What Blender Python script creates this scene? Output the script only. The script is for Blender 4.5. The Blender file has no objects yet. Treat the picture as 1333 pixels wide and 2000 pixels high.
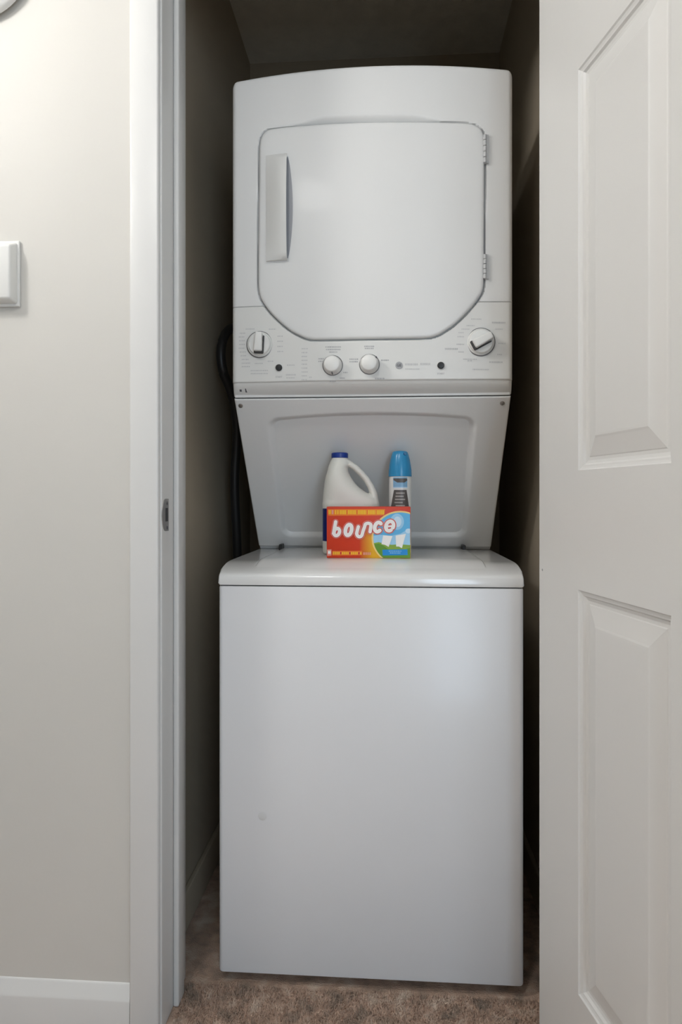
import bpy, bmesh, math, random
import numpy as np
from mathutils import Vector, Matrix

random.seed(7)
sc = bpy.context.scene
COL = sc.collection

# ------------------------------------------------------------------ camera
F_PX, CX, HORIZON = 1327.0, 666.5, 970.0
YAW = math.atan((760 - 666.5) / F_PX)
CAM = (0.0395, -1.344, 0.98)
cd = bpy.data.cameras.new('camera')
cam = bpy.data.objects.new('camera', cd)
COL.objects.link(cam)
cam.location = CAM
cam.rotation_euler = (math.pi / 2, 0, YAW)
cd.sensor_fit = 'VERTICAL'
cd.sensor_height = 36.0
cd.lens = F_PX / 2000 * 36.0
cd.shift_y = (HORIZON - 1000) / 2000
cd.clip_start = 0.02
sc.camera = cam

# ------------------------------------------------------------------ world, light, exposure
w = bpy.data.worlds.new('world')
sc.world = w
w.use_nodes = True
w.node_tree.nodes['Background'].inputs[0].default_value = (0.75, 0.85, 1.0, 1)
w.node_tree.nodes['Background'].inputs[1].default_value = 0.6

HALL_LAMP_STRENGTH = 66.0
CEIL_LAMP_STRENGTH = 38.0


def area_light(name, loc, rot, sx, sy, energy, color):
    ld = bpy.data.lights.new(name, 'AREA')
    ld.shape = 'RECTANGLE'
    ld.size, ld.size_y = sx, sy
    ld.energy = energy
    ld.color = color
    o = bpy.data.objects.new(name, ld)
    COL.objects.link(o)
    o.location, o.rotation_euler = loc, rot
    return o


# daylight coming in at the glazed door at the far end of the hall
area_light('window_daylight', (0.94, -3.47, 1.08), (math.pi / 2, 0, 0), 0.76, 1.85, 26, (0.68, 0.84, 1.0))

vs = sc.view_settings
vs.view_transform = 'Standard'
vs.look = 'None'
vs.exposure = 0.05
vs.gamma = 1.0
vs.use_curve_mapping = False


# ------------------------------------------------------------------ pixel helpers
def ray(px, py):
    u, v = (px - CX) / F_PX, (HORIZON - py) / F_PX
    s, c = math.sin(YAW), math.cos(YAW)
    return (-s + u * c, c + u * s, v)


def at_y(px, py, Y):
    d = ray(px, py)
    t = (Y - CAM[1]) / d[1]
    return CAM[0] + t * d[0], CAM[2] + t * d[2]


# ------------------------------------------------------------------ materials
def mat(name, col, rough=0.5, metal=0.0, coat=0.0, spec=0.5, noise=None, bump=None, emit=0, emit_col=None, trans=0.0, sss=0.0):
    m = bpy.data.materials.new(name)
    m.use_nodes = True
    nt = m.node_tree
    b = nt.nodes['Principled BSDF']
    b.inputs['Base Color'].default_value = (*col, 1)
    b.inputs['Roughness'].default_value = rough
    b.inputs['Metallic'].default_value = metal
    b.inputs['Coat Weight'].default_value = coat
    b.inputs['Coat Roughness'].default_value = 0.08
    b.inputs['Specular IOR Level'].default_value = spec
    b.inputs['Transmission Weight'].default_value = trans
    if sss:
        b.inputs['Subsurface Weight'].default_value = sss
        b.inputs['Subsurface Radius'].default_value = (0.01, 0.01, 0.01)
    if emit:
        b.inputs['Emission Color'].default_value = (*(emit_col or col), 1)
        b.inputs['Emission Strength'].default_value = emit
    if noise or bump:
        tc = nt.nodes.new('ShaderNodeTexCoord')
    if noise:      # (scale, amount): slight mottling of the colour
        n = nt.nodes.new('ShaderNodeTexNoise')
        n.inputs['Scale'].default_value = noise[0]
        n.inputs['Detail'].default_value = 4
        nt.links.new(tc.outputs['Object'], n.inputs['Vector'])
        r = nt.nodes.new('ShaderNodeValToRGB')
        a = noise[1]
        r.color_ramp.elements[0].position, r.color_ramp.elements[1].position = 0.3, 0.7
        r.color_ramp.elements[0].color = (*[max(0, k * (1 - a)) for k in col], 1)
        r.color_ramp.elements[1].color = (*[min(1, k * (1 + a)) for k in col], 1)
        nt.links.new(n.outputs['Fac'], r.inputs['Fac'])
        nt.links.new(r.outputs['Color'], b.inputs['Base Color'])
    if bump:       # (scale, strength, distance)
        n2 = nt.nodes.new('ShaderNodeTexNoise')
        n2.inputs['Scale'].default_value = bump[0]
        n2.inputs['Detail'].default_value = 3
        nt.links.new(tc.outputs['Object'], n2.inputs['Vector'])
        bp = nt.nodes.new('ShaderNodeBump')
        bp.inputs['Strength'].default_value = bump[1]
        bp.inputs['Distance'].default_value = bump[2]
        nt.links.new(n2.outputs['Fac'], bp.inputs['Height'])
        nt.links.new(bp.outputs['Normal'], b.inputs['Normal'])
    return m


M = {}
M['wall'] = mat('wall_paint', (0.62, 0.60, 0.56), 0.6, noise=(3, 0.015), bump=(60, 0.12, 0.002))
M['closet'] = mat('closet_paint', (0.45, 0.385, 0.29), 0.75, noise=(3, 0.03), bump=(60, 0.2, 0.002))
M['closet_ceiling'] = mat('closet_ceiling_paint', (0.76, 0.72, 0.63), 0.8, noise=(20, 0.04), bump=(120, 0.4, 0.004))
M['ceiling'] = mat('ceiling_paint', (0.75, 0.74, 0.72), 0.8)
M['trim'] = mat('trim_paint', (0.69, 0.685, 0.67), 0.35, bump=(25, 0.06, 0.002))
M['door'] = mat('door_paint', (0.72, 0.715, 0.70), 0.38, bump=(30, 0.06, 0.002))
M['enamel'] = mat('white_enamel', (0.75, 0.755, 0.77), 0.31, coat=0.10, bump=(3, 0.08, 0.004))
M['enamel_top'] = mat('glossy_enamel_top', (0.77, 0.77, 0.76), 0.14, coat=0.3)
M['enamel_d'] = mat('white_enamel_dryer', (0.76, 0.76, 0.75), 0.42, coat=0.05)
M['plastic'] = mat('white_plastic', (0.74, 0.735, 0.71), 0.35)
M['knob'] = mat('knob_plastic', (0.78, 0.775, 0.75), 0.3)
M['chrome'] = mat('chrome', (0.55, 0.55, 0.56), 0.2, metal=1)
M['dark_ring'] = mat('dark_metal_ring', (0.16, 0.16, 0.17), 0.35, metal=0.6)
M['steel'] = mat('dull_steel', (0.42, 0.41, 0.40), 0.35, metal=1)
M['black'] = mat('black_plastic', (0.012, 0.012, 0.012), 0.4)
M['gap'] = mat('dark_gap', (0.06, 0.06, 0.06), 0.8)
M['grey_print'] = mat('grey_print', (0.40, 0.40, 0.41), 0.6)
M['lightgrey_print'] = mat('light_grey_print', (0.55, 0.55, 0.55), 0.6)
M['dark_print'] = mat('dark_print', (0.10, 0.10, 0.11), 0.6)
M['bleach'] = mat('bleach_plastic', (0.80, 0.79, 0.73), 0.4, sss=0.15)
M['blue_cap'] = mat('blue_cap', (0.008, 0.04, 0.27), 0.35)
M['navy'] = mat('navy_label', (0.006, 0.016, 0.17), 0.4)
M['can_white'] = mat('can_white', (0.78, 0.78, 0.75), 0.3)
M['can_blue'] = mat('can_cap_blue', (0.03, 0.27, 0.52), 0.25)
M['can_blue_dark'] = mat('can_nozzle_blue', (0.01, 0.12, 0.28), 0.3)
M['can_label'] = mat('can_light_blue', (0.22, 0.42, 0.62), 0.4)
M['can_dark'] = mat('can_dark_print', (0.10, 0.09, 0.085), 0.4)
M['can_text'] = mat('can_pale_print', (0.38, 0.36, 0.33), 0.4)
M['p_white'] = mat('print_white', (0.86, 0.83, 0.80), 0.4)
M['p_red'] = mat('print_dark_red', (0.55, 0.02, 0.02), 0.4)
M['p_pink'] = mat('print_pink', (0.75, 0.30, 0.24), 0.4)
M['p_yellow'] = mat('print_yellow', (0.85, 0.50, 0.01), 0.4)
M['p_orange'] = mat('print_orange', (0.80, 0.19, 0.01), 0.4)
M['p_cream'] = mat('print_cream_yellow', (0.85, 0.60, 0.22), 0.4)
M['p_sky'] = mat('print_sky', (0.10, 0.42, 0.72), 0.4)
M['p_skylight'] = mat('print_light_sky', (0.32, 0.58, 0.80), 0.4)
M['p_sun'] = mat('print_pale_blue', (0.55, 0.72, 0.86), 0.4)
M['p_green'] = mat('print_green', (0.10, 0.27, 0.01), 0.4)
M['p_green2'] = mat('print_light_green', (0.22, 0.36, 0.03), 0.4)
M['p_banner'] = mat('print_banner_blue', (0.0, 0.24, 0.62), 0.4)
M['p_brown'] = mat('print_brown', (0.22, 0.03, 0.015), 0.5)
M['glass_lamp2'] = mat('hall_lamp_glass', (0.9, 0.9, 0.86), 0.4, emit=HALL_LAMP_STRENGTH, emit_col=(1.0, 0.985, 0.96))
M['glass_lamp3'] = mat('ceiling_lamp_glass', (0.9, 0.9, 0.86), 0.4, emit=CEIL_LAMP_STRENGTH, emit_col=(1.0, 0.98, 0.95))


def carpet_mat():
    m = mat('carpet', (0.30, 0.22, 0.17), 0.95, spec=0.1)
    nt = m.node_tree
    b = nt.nodes['Principled BSDF']
    tc = nt.nodes.new('ShaderNodeTexCoord')
    big = nt.nodes.new('ShaderNodeTexNoise')
    big.inputs['Scale'].default_value = 22
    big.inputs['Detail'].default_value = 6
    nt.links.new(tc.outputs['Object'], big.inputs['Vector'])
    r = nt.nodes.new('ShaderNodeValToRGB')
    e = r.color_ramp.elements
    e[0].position, e[0].color = 0.32, (0.33, 0.265, 0.215, 1)
    e[1].position, e[1].color = 0.70, (0.72, 0.60, 0.50, 1)
    k = e.new(0.52)
    k.color = (0.56, 0.40, 0.31, 1)
    nt.links.new(big.outputs['Fac'], r.inputs['Fac'])
    nt.links.new(r.outputs['Color'], b.inputs['Base Color'])
    fine = nt.nodes.new('ShaderNodeTexNoise')
    fine.inputs['Scale'].default_value = 350
    nt.links.new(tc.outputs['Object'], fine.inputs['Vector'])
    bp = nt.nodes.new('ShaderNodeBump')
    bp.inputs['Strength'].default_value = 0.7
    bp.inputs['Distance'].default_value = 0.006
    nt.links.new(fine.outputs['Fac'], bp.inputs['Height'])
    nt.links.new(bp.outputs['Normal'], b.inputs['Normal'])
    return m


M['carpet'] = carpet_mat()


# ------------------------------------------------------------------ mesh helpers
def link(o, parent=None):
    COL.objects.link(o)
    if parent is not None:
        o.parent = parent
    return o


def mesh(name, verts, faces, m, parent=None, smooth=False, angle=None):
    me = bpy.data.meshes.new(name)
    me.from_pydata([tuple(map(float, v)) for v in verts], [], [tuple(f) for f in faces])
    me.update()
    o = bpy.data.objects.new(name, me)
    me.materials.append(M[m])
    bm = bmesh.new()
    bm.from_mesh(me)
    bmesh.ops.recalc_face_normals(bm, faces=bm.faces)
    bm.to_mesh(me)
    bm.free()
    if smooth:
        for p in me.polygons:
            p.use_smooth = True
        if angle:
            me.set_sharp_from_angle(angle=math.radians(angle))
    return link(o, parent)


def from_bm(name, bm, m, parent=None, smooth=False, angle=None):
    me = bpy.data.meshes.new(name)
    bmesh.ops.recalc_face_normals(bm, faces=bm.faces)
    bm.to_mesh(me)
    bm.free()
    me.materials.append(M[m])
    if smooth:
        for p in me.polygons:
            p.use_smooth = True
        if angle:
            me.set_sharp_from_angle(angle=math.radians(angle))
    o = bpy.data.objects.new(name, me)
    return link(o, parent)


def add_box(bm, x0, x1, y0, y1, z0, z1, bev=0.0, seg=3):
    r = bmesh.ops.create_cube(bm, size=1.0)
    vs_ = r['verts']
    for v in vs_:
        v.co = Vector((x0 + (v.co.x + .5) * (x1 - x0), y0 + (v.co.y + .5) * (y1 - y0), z0 + (v.co.z + .5) * (z1 - z0)))
    if bev:
        es = list({e for v in vs_ for e in v.link_edges})
        bmesh.ops.bevel(bm, geom=es, offset=bev, segments=seg, profile=0.5, affect='EDGES')


def box(name, x0, x1, y0, y1, z0, z1, m, parent=None, bev=0.0, seg=3):
    bm = bmesh.new()
    add_box(bm, x0, x1, y0, y1, z0, z1, bev, seg)
    return from_bm(name, bm, m, parent, smooth=bev > 0, angle=40)


def lathe_pts(profile, n=48, axis='z', c=(0, 0, 0), sy=1.0):
    """profile: list of (radius, height). axis 'z' up, or 'y' (height towards -y)"""
    verts, faces = [], []
    for r, h in profile:
        for i in range(n):
            a = 2 * math.pi * i / n
            if axis == 'z':
                verts.append((c[0] + r * math.cos(a), c[1] + r * math.sin(a) * sy, c[2] + h))
            else:
                verts.append((c[0] + r * math.cos(a), c[1] - h, c[2] + r * math.sin(a)))
    k = len(profile)
    for j in range(k - 1):
        for i in range(n):
            a, b = j * n + i, j * n + (i + 1) % n
            faces.append((a, b, b + n, a + n))
    faces.append(tuple(range(n)))
    faces.append(tuple((k - 1) * n + i for i in range(n)))
    return verts, faces


def lathe(name, profile, m, parent=None, n=48, axis='z', c=(0, 0, 0), smooth=True):
    v, f = lathe_pts(profile, n, axis, c)
    return mesh(name, v, f, m, parent, smooth, 35)


def extrude_x(name, prof, x0, x1, m, parent=None, bev=0.0, smooth=False):
    """prof: closed list of (y, z) extruded from x0 to x1"""
    bm = bmesh.new()
    a = [bm.verts.new((x0, y, z)) for y, z in prof]
    b = [bm.verts.new((x1, y, z)) for y, z in prof]
    n = len(prof)
    fa, fb = bm.faces.new(a), bm.faces.new(b)
    for i in range(n):
        bm.faces.new((a[i], a[(i + 1) % n], b[(i + 1) % n], b[i]))
    if bev:
        bmesh.ops.bevel(bm, geom=list(fa.edges) + list(fb.edges), offset=bev, segments=3, profile=0.5, affect='EDGES')
    return from_bm(name, bm, m, parent, smooth, 35)


def tube(name, pts, r, m, parent=None, n=10):
    """smooth tube through points"""
    P = [Vector(p) for p in pts]
    dense = []
    for i in range(len(P) - 1):
        p0, p1, p2, p3 = P[max(i - 1, 0)], P[i], P[i + 1], P[min(i + 2, len(P) - 1)]
        for k in range(8):
            t = k / 8
            dense.append(.5 * ((2 * p1) + (-p0 + p2) * t + (2 * p0 - 5 * p1 + 4 * p2 - p3) * t * t + (-p0 + 3 * p1 - 3 * p2 + p3) * t ** 3))
    dense.append(P[-1])
    verts, faces = [], []
    for i, p in enumerate(dense):
        d = (dense[min(i + 1, len(dense) - 1)] - dense[max(i - 1, 0)]).normalized()
        q = d.orthogonal() if abs(d.z) > .9 else d.cross(Vector((0, 0, 1)))
        if i and q.dot(last) < 0:
            q = -q
        q.normalize()
        last = q
        s = d.cross(q)
        for k in range(n):
            a = 2 * math.pi * k / n
            verts.append(p + (q * math.cos(a) + s * math.sin(a)) * r)
    for i in range(len(dense) - 1):
        for k in range(n):
            faces.append((i * n + k, i * n + (k + 1) % n, (i + 1) * n + (k + 1) % n, (i + 1) * n + k))
    faces.append(tuple(range(n)))
    faces.append(tuple((len(dense) - 1) * n + k for k in range(n)))
    return mesh(name, verts, faces, m, parent, True, 50)


def thing(name, label, cat, loc=(0, 0, 0), group=None):
    o = bpy.data.objects.new(name, None)
    COL.objects.link(o)
    o.empty_display_size = 0.05
    o.location = loc
    o['label'], o['category'] = label, cat
    if group:
        o['group'] = group
    return o


def structure(o):
    o['kind'] = 'structure'
    return o


def tag(o, label, cat, group=None):
    o['label'], o['category'] = label, cat
    if group:
        o['group'] = group
    return o


def text_mesh(s, offset=0.0, shear=0.0):
    """glyph outline as plain vertices and faces in its own x, y"""
    cu = bpy.data.curves.new('t', 'FONT')
    cu.body = s
    cu.size = 1.0
    cu.offset = offset
    cu.shear = shear
    cu.resolution_u = 4
    o = bpy.data.objects.new('t', cu)
    COL.objects.link(o)
    dg = bpy.context.evaluated_depsgraph_get()
    me = bpy.data.meshes.new_from_object(o.evaluated_get(dg))
    v = [(p.co.x, p.co.y) for p in me.vertices]
    f = [tuple(p.vertices) for p in me.polygons]
    bpy.data.objects.remove(o)
    bpy.data.curves.remove(cu)
    bpy.data.meshes.remove(me)
    return v, f


# ================================================================== THE SETTING
WALL_Y0, WALL_Y1 = -0.126, 0.004      # hall face and closet face of the wall with the opening
JL, JR = -0.374, 0.342                # faces of the jambs
HEAD = 2.05
CEIL = 2.44
HX0, HX1, HY = -1.22, 1.45, -3.5      # the hall
CX0, CX1, CY1 = -0.428, 0.402, 0.92   # inside of the closet

structure(box('floor', HX0, HX1, HY, CY1 + .1, -0.1, 0.0, 'carpet'))
structure(box('wall_front_1', HX0, JL - .018, WALL_Y0, WALL_Y1, 0, CEIL, 'wall'))
structure(box('wall_front_2', JR + .018, HX1, WALL_Y0, WALL_Y1, 0, CEIL, 'wall'))
structure(box('wall_front_3', JL - .018, JR + .018, WALL_Y0, WALL_Y1, HEAD + .018, CEIL, 'wall'))
structure(box('wall_left', HX0 - .1, HX0, HY, WALL_Y1, 0, CEIL, 'wall'))
structure(box('wall_right', HX1, HX1 + .1, HY, WALL_Y1, 0, CEIL, 'wall'))
# end wall of the hall with the glazed door opening
structure(box('wall_back_1', HX0 - .1, 0.52, HY - .1, HY, 0, CEIL, 'wall'))
structure(box('wall_back_2', 1.36, HX1 + .1, HY - .1, HY, 0, CEIL, 'wall'))
structure(box('wall_back_3', 0.52, 1.36, HY - .1, HY, 2.05, CEIL, 'wall'))
bm = bmesh.new()
for b_ in ((.52, .565, 0, 2.05), (1.315, 1.36, 0, 2.05), (.565, 1.315, 0, .12), (.565, 1.315, 1.99, 2.05)):
    add_box(bm, b_[0], b_[1], HY - .07, HY - .02, b_[2], b_[3])
structure(from_bm('window_1', bm, 'trim'))
structure(box('ceiling', HX0 - .1, HX1 + .1, HY - .1, WALL_Y0, CEIL, CEIL + .1, 'ceiling'))
# closet shell
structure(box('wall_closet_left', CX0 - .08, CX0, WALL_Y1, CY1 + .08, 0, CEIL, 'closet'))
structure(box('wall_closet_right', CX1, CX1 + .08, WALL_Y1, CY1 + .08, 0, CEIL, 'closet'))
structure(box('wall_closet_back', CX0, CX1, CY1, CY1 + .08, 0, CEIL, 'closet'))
structure(box('ceiling_closet', CX0 - .08, CX1 + .08, WALL_Y0, CY1 + .08, CEIL, CEIL + .1, 'closet_ceiling'))
structure(box('baseboard_closet_left', CX0, CX0 + .012, WALL_Y1 + .002, CY1, 0, .085, 'closet', bev=.003))
structure(box('baseboard_closet_right', CX1 - .012, CX1, WALL_Y1 + .002, CY1, 0, .085, 'closet', bev=.003))


# baseboard of the hall wall: flat board with a rounded, sloping top
def baseboard(name, x0, x1):
    y = WALL_Y0
    prof = [(y, 0), (y - .013, 0), (y - .013, .059), (y - .0122, .0625), (y - .0105, .0655), (y - .003, .0835), (y - .0015, .0862), (y, .087)]
    return structure(extrude_x(name, prof, x0, x1, 'trim', smooth=True))


baseboard('baseboard_left', HX0, JL - .0575)
baseboard('baseboard_right', JR + .0575, HX1)


# casings: flat boards with eased edges round the opening
def casing(name, x0, x1, z0, z1):
    return structure(box(name, x0, x1, WALL_Y0 - .0145, WALL_Y0, z0, z1, 'trim', bev=.004))


casing('trim_1', JL - .0575, JL - .003, 0, HEAD + .06)
casing('trim_2', JR + .003, JR + .0575, 0, HEAD + .06)
casing('trim_3', JL - .003, JR + .003, HEAD + .003, HEAD + .06)
jamb_l = structure(box('trim_4', JL - .018, JL, WALL_Y0 - .004, WALL_Y1 + .012, 0, HEAD, 'trim', bev=.0015))
jamb_r = structure(box('trim_5', JR, JR + .018, WALL_Y0 - .004, WALL_Y1 + .012, 0, HEAD, 'trim', bev=.0015))
structure(box('trim_6', JL - .018, JR + .018, WALL_Y0 - .004, WALL_Y1 + .012, HEAD, HEAD + .018, 'trim'))
# door stops nailed on the jambs
box('door_stop', JL, JL + .011, -.066, -.028, 0.0, HEAD, 'trim', jamb_l, bev=.003)
box('door_stop', JR - .011, JR, -.066, -.028, 0.0, HEAD, 'trim', jamb_r, bev=.003)

# strike plate let into the left jamb: plate with a curved lip, latch hole, two screws
bm = bmesh.new()
zc = .946
outline = []
for k in range(13):
    a = math.pi * k / 12
    outline.append((-.1105 - .020 * math.sin(a), zc + .030 * math.cos(a)))
outline = [(-.095, zc + .030)] + outline + [(-.095, zc - .030)]
lo = [bm.verts.new((JL - .0005, y, z)) for y, z in outline]
hi = [bm.verts.new((JL + .0012, y, z)) for y, z in outline]
bm.faces.new(hi)
for i in range(len(lo)):
    bm.faces.new((lo[i], lo[(i + 1) % len(lo)], hi[(i + 1) % len(lo)], hi[i]))
strike = from_bm('strike_plate', bm, 'steel', jamb_l)
strike['label'] = 'small worn metal strike plate'
box('latch_hole', JL + .0005, JL + .0018, -.1125, -.1005, zc - .012, zc + .013, 'black', jamb_l)
for dz in (.022, -.024):
    v, f = lathe_pts([(.0035, 0), (.003, .0008), (.001, .0012)], 12, 'y')
    v = [(JL + .001 - p[1], -.104 + p[0], zc + dz + p[2]) for p in v]
    mesh('screw', v, f, 'dark_print', jamb_l, True, 40)

# carpet pile: short leaning tufts where the carpet is in view
rng = np.random.default_rng(3)
N = 26000
tx = rng.uniform(CX0 + .013, CX1 - .013, N)
ty = rng.uniform(-.30, -.002, N)
keep = ~(((tx < JL + .012) | (tx > JR - .012)) & (ty > WALL_Y0 - .02) & (ty < WALL_Y1 + .015))
tx, ty = tx[keep], ty[keep]
n = len(tx)
a0 = rng.uniform(0, 2 * math.pi, n)
hh = rng.uniform(.004, .009, n)
lean = rng.normal(0, .003, (n, 2))
rad = rng.uniform(.0013, .0024, n)
V = np.zeros((n, 4, 3))
for k in range(3):
    V[:, k, 0] = tx + rad * np.cos(a0 + k * 2.094)
    V[:, k, 1] = ty + rad * np.sin(a0 + k * 2.094)
    V[:, k, 2] = -.0008
V[:, 3, 0], V[:, 3, 1], V[:, 3, 2] = tx + lean[:, 0], ty + lean[:, 1], hh
base = np.arange(n)[:, None] * 4
Fc = np.concatenate([base + np.array([[0, 1, 3]]), base + np.array([[1, 2, 3]]), base + np.array([[2, 0, 3]])])
me = bpy.data.meshes.new('carpet_pile')
me.from_pydata(V.reshape(-1, 3).tolist(), [], Fc.tolist())
me.materials.append(M['carpet'])
pile = link(bpy.data.objects.new('carpet_pile', me))
pile['kind'] = 'stuff'
tag(pile, 'mottled brown carpet pile in front of the washer', 'carpet')

# ------------------------------------------------------------------ the open moulded panel door
HINGE = Vector((0.299, -0.150, 0))
ANG = math.radians(12)
DW, DZ0, DZ1, DT = 0.767, 0.014, 2.034, 0.035
U = [0, .138, .367, .457, .657, DW]
ZR = [DZ0, .221, .838, 1.020, 1.631, 1.735, 1.915, DZ1]
door = bpy.data.objects.new('door_1', None)
link(door)
structure(door)
door.location = HINGE
# local frame: u along the leaf away from the hinge, v into the leaf (away from the face), z up
dmat = Matrix(((math.sin(ANG), math.cos(ANG), 0), (-math.cos(ANG), math.sin(ANG), 0), (0, 0, 1)))


def D(u, v, z):
    return dmat @ Vector((u, v, z))


verts, faces = [], []


def quad(p):
    i = len(verts)
    verts.extend(p)
    faces.append((i, i + 1, i + 2, i + 3))


holes = [(1, r) for r in (1, 3, 5)] + [(3, r) for r in (1, 3, 5)]
for side, vv in ((0, 0.0), (1, DT)):
    for i in range(5):
        for j in range(7):
            if side == 0 and (i, j) in holes:
                continue
            quad([D(U[i], vv, ZR[j]), D(U[i + 1], vv, ZR[j]), D(U[i + 1], vv, ZR[j + 1]), D(U[i], vv, ZR[j + 1])])
quad([D(0, 0, DZ0), D(0, DT, DZ0), D(0, DT, DZ1), D(0, 0, DZ1)])
quad([D(DW, 0, DZ0), D(DW, DT, DZ0), D(DW, DT, DZ1), D(DW, 0, DZ1)])
quad([D(0, 0, DZ0), D(DW, 0, DZ0), D(DW, DT, DZ0), D(0, DT, DZ0)])
quad([D(0, 0, DZ1), D(DW, 0, DZ1), D(DW, DT, DZ1), D(0, DT, DZ1)])
leaf = mesh('door_leaf', verts, faces, 'door', door)
bm = bmesh.new()
bm.from_mesh(leaf.data)
bmesh.ops.remove_doubles(bm, verts=bm.verts, dist=1e-5)
bmesh.ops.recalc_face_normals(bm, faces=bm.faces)
bm.to_mesh(leaf.data)
bm.free()
# moulded panels: ogee down, flat, wide bevel up to a raised field
prof = [(0, 0), (.002, .0022), (.005, .0035), (.0075, .0042), (.010, .0075), (.0145, .0090), (.019, .0090),
        (.0205, .0080), (.046, .0022), (.049, .0012), (.052, .0010)]
for (i, j) in holes:
    verts, faces = [], []
    for ins, dep in prof:
        verts += [D(U[i] + ins, dep, ZR[j] + ins), D(U[i + 1] - ins, dep, ZR[j] + ins),
                  D(U[i + 1] - ins, dep, ZR[j + 1] - ins), D(U[i] + ins, dep, ZR[j + 1] - ins)]
    for k in range(len(prof) - 1):
        for q in range(4):
            a, b = 4 * k + q, 4 * k + (q + 1) % 4
            faces.append((a, b, b + 4, a + 4))
    k = 4 * (len(prof) - 1)
    faces.append((k, k + 1, k + 2, k + 3))
    mesh('door_panel', verts, faces, 'door', door)
for hz in (.25, 1.02, 1.80):
    v, f = lathe_pts([(.006, -.045), (.006, .045)], 14, 'z')
    v = [(p[0] + .040, p[1] + .004, p[2] + hz) for p in v]
    mesh('hinge', v, f, 'steel', door, True, 40)
# small nick in the paint of the stile
v, f = lathe_pts([(.0022, 0), (.0018, .0004)], 10, 'y')
v = [D(.012 + p[0], p[1] - .0002, .855 + p[2]) for p in v]
mesh('paint_nick', v, f, 'grey_print', door)

# ================================================================== LAMPS, WALL FIXTURE AND CONTROL BOX
def dome_lamp(name, label, loc, r, depth, gm, ang=0.0, cat='lamp'):
    t = thing(name, label, cat, loc)
    prof_b = [(r * .90, 0), (r * .92, .006), (r * .92, .016), (r * .85, .020)]
    prof_g = [(r * .90, .016), (r, .022), (r * .995, .032)]
    for k in range(1, 13):
        a = math.pi / 2 * k / 12
        prof_g.append((max(r * .995 * math.cos(a), .001), .032 + (depth - .032) * math.sin(a)))
    rot = Matrix.Rotation(ang, 3, 'Z')
    for nm, pr, mm in (('lamp_base', prof_b, 'trim'), ('glass_shade', prof_g, gm)):
        v, f = lathe_pts(pr, 56, 'y')
        v = [rot @ Vector(p) for p in v]
        mesh(nm, v, f, mm, t, True, 35)
    return t


t = thing('round_wall_fixture', 'round white domed fixture high on the hall wall above control box', 'wall fixture', (-.724, WALL_Y0, 1.968))
rf = .106
lathe('base_plate', [(rf * .90, 0), (rf * .90, .012), (rf * .86, .014)], 'plastic', t, 64, 'y')
lathe('domed_cover', [(rf * .97, .008), (rf, .010), (rf * .995, .013), (rf * .95, .019), (rf * .85, .024), (rf * .6, .031), (rf * .3, .0345), (.001, .0355)], 'plastic', t, 64, 'y')
dome_lamp('wall_lamp', 'glowing round dome lamp on the side wall of the hall', (HX0, -.76, 2.06), .11, .115, 'glass_lamp2', ang=math.pi / 2)
# flush lamp on the hall ceiling, behind the viewer
t = thing('ceiling_lamp', 'flush round ceiling lamp in the hall', 'lamp', (-.45, -1.6, CEIL))
v, f = lathe_pts([(.15, 0), (.16, .03), (.15, .035)], 48, 'z')
mesh('lamp_base', [(p[0], p[1], -p[2]) for p in v], f, 'trim', t, True, 35)
v, f = lathe_pts([(.15, .03)] + [(.15 * math.cos(math.pi / 2 * k / 10) + .001, .03 + .08 * math.sin(math.pi / 2 * k / 10)) for k in range(1, 11)], 48, 'z')
mesh('glass_shade', [(p[0], p[1], -p[2]) for p in v], f, 'glass_lamp3', t, True, 35)

# white box on the wall: base plate with a bevelled cover that tapers to the front
t = thing('wall_control_box', 'small white plastic control box on hall wall below round fixture', 'control box', (-.690, WALL_Y0, 1.394))
box('back_plate', -.047, .047, -.006, 0, -.062, .060, 'plastic', t, bev=.002)
bm = bmesh.new()
add_box(bm, -.044, .044, -.026, -.004, -.058, .057)
for v in bm.verts:
    if v.co.y < -.02:
        v.co.x *= .90
        v.co.z = v.co.z * .90 if v.co.z < 0 else v.co.z * .80
bmesh.ops.bevel(bm, geom=list(bm.edges), offset=.004, segments=3, profile=.5, affect='EDGES')
from_bm('cover', bm, 'plastic', t, True, 40)

# ================================================================== STACKED WASHER AND DRYER
lc = thing('laundry_center', 'tall white stacked washer and dryer unit standing inside the closet', 'washer dryer', (0, .35, 0))
OFF = Vector((0, .35, 0))


def part(o, parent=None):
    """parts are written in world coordinates, then hung under the unit"""
    p = parent or lc
    o.parent = p
    if p is lc:
        o.matrix_parent_inverse = Matrix.Translation(-OFF)
    return o


HW = .3022
# ---- washer body
bm = bmesh.new()
add_box(bm, -HW, HW, 0.0, .70, .0255, .8005)
es = [e for e in bm.edges if abs(e.verts[0].co.z - e.verts[1].co.z) > .1 and e.verts[0].co.y < .1]
bmesh.ops.bevel(bm, geom=es, offset=.010, segments=5, profile=.5, affect='EDGES')
es = [e for e in bm.edges if e.verts[0].co.z < .03 and e.verts[1].co.z < .03 or e.verts[0].co.z > .79 and e.verts[1].co.z > .79]
bmesh.ops.bevel(bm, geom=es, offset=.0025, segments=2, profile=.5, affect='EDGES')
part(from_bm('washer_cabinet', bm, 'enamel', None, True, 40))
box_o = box('seam_gap_shade', -HW + .004, HW - .004, .004, .69, .7995, .8040, 'gap')  # dark filler strip stands in for the shade in the open seam
part(box_o)
for sx in (-1, 1):
    for yy in (.06, .64):
        v, f = lathe_pts([(.022, 0), (.022, .010), (.010, .012), (.010, .030)], 20, 'z', (sx * .26, yy, 0))
        part(mesh('foot', v, f, 'black', None, True, 40))
v, f = lathe_pts([(.0085, 0), (.0075, .0004)], 20, 'y', (at_y(513, 1594, 0)[0], -.0002, at_y(513, 1594, 0)[1]))
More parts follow.
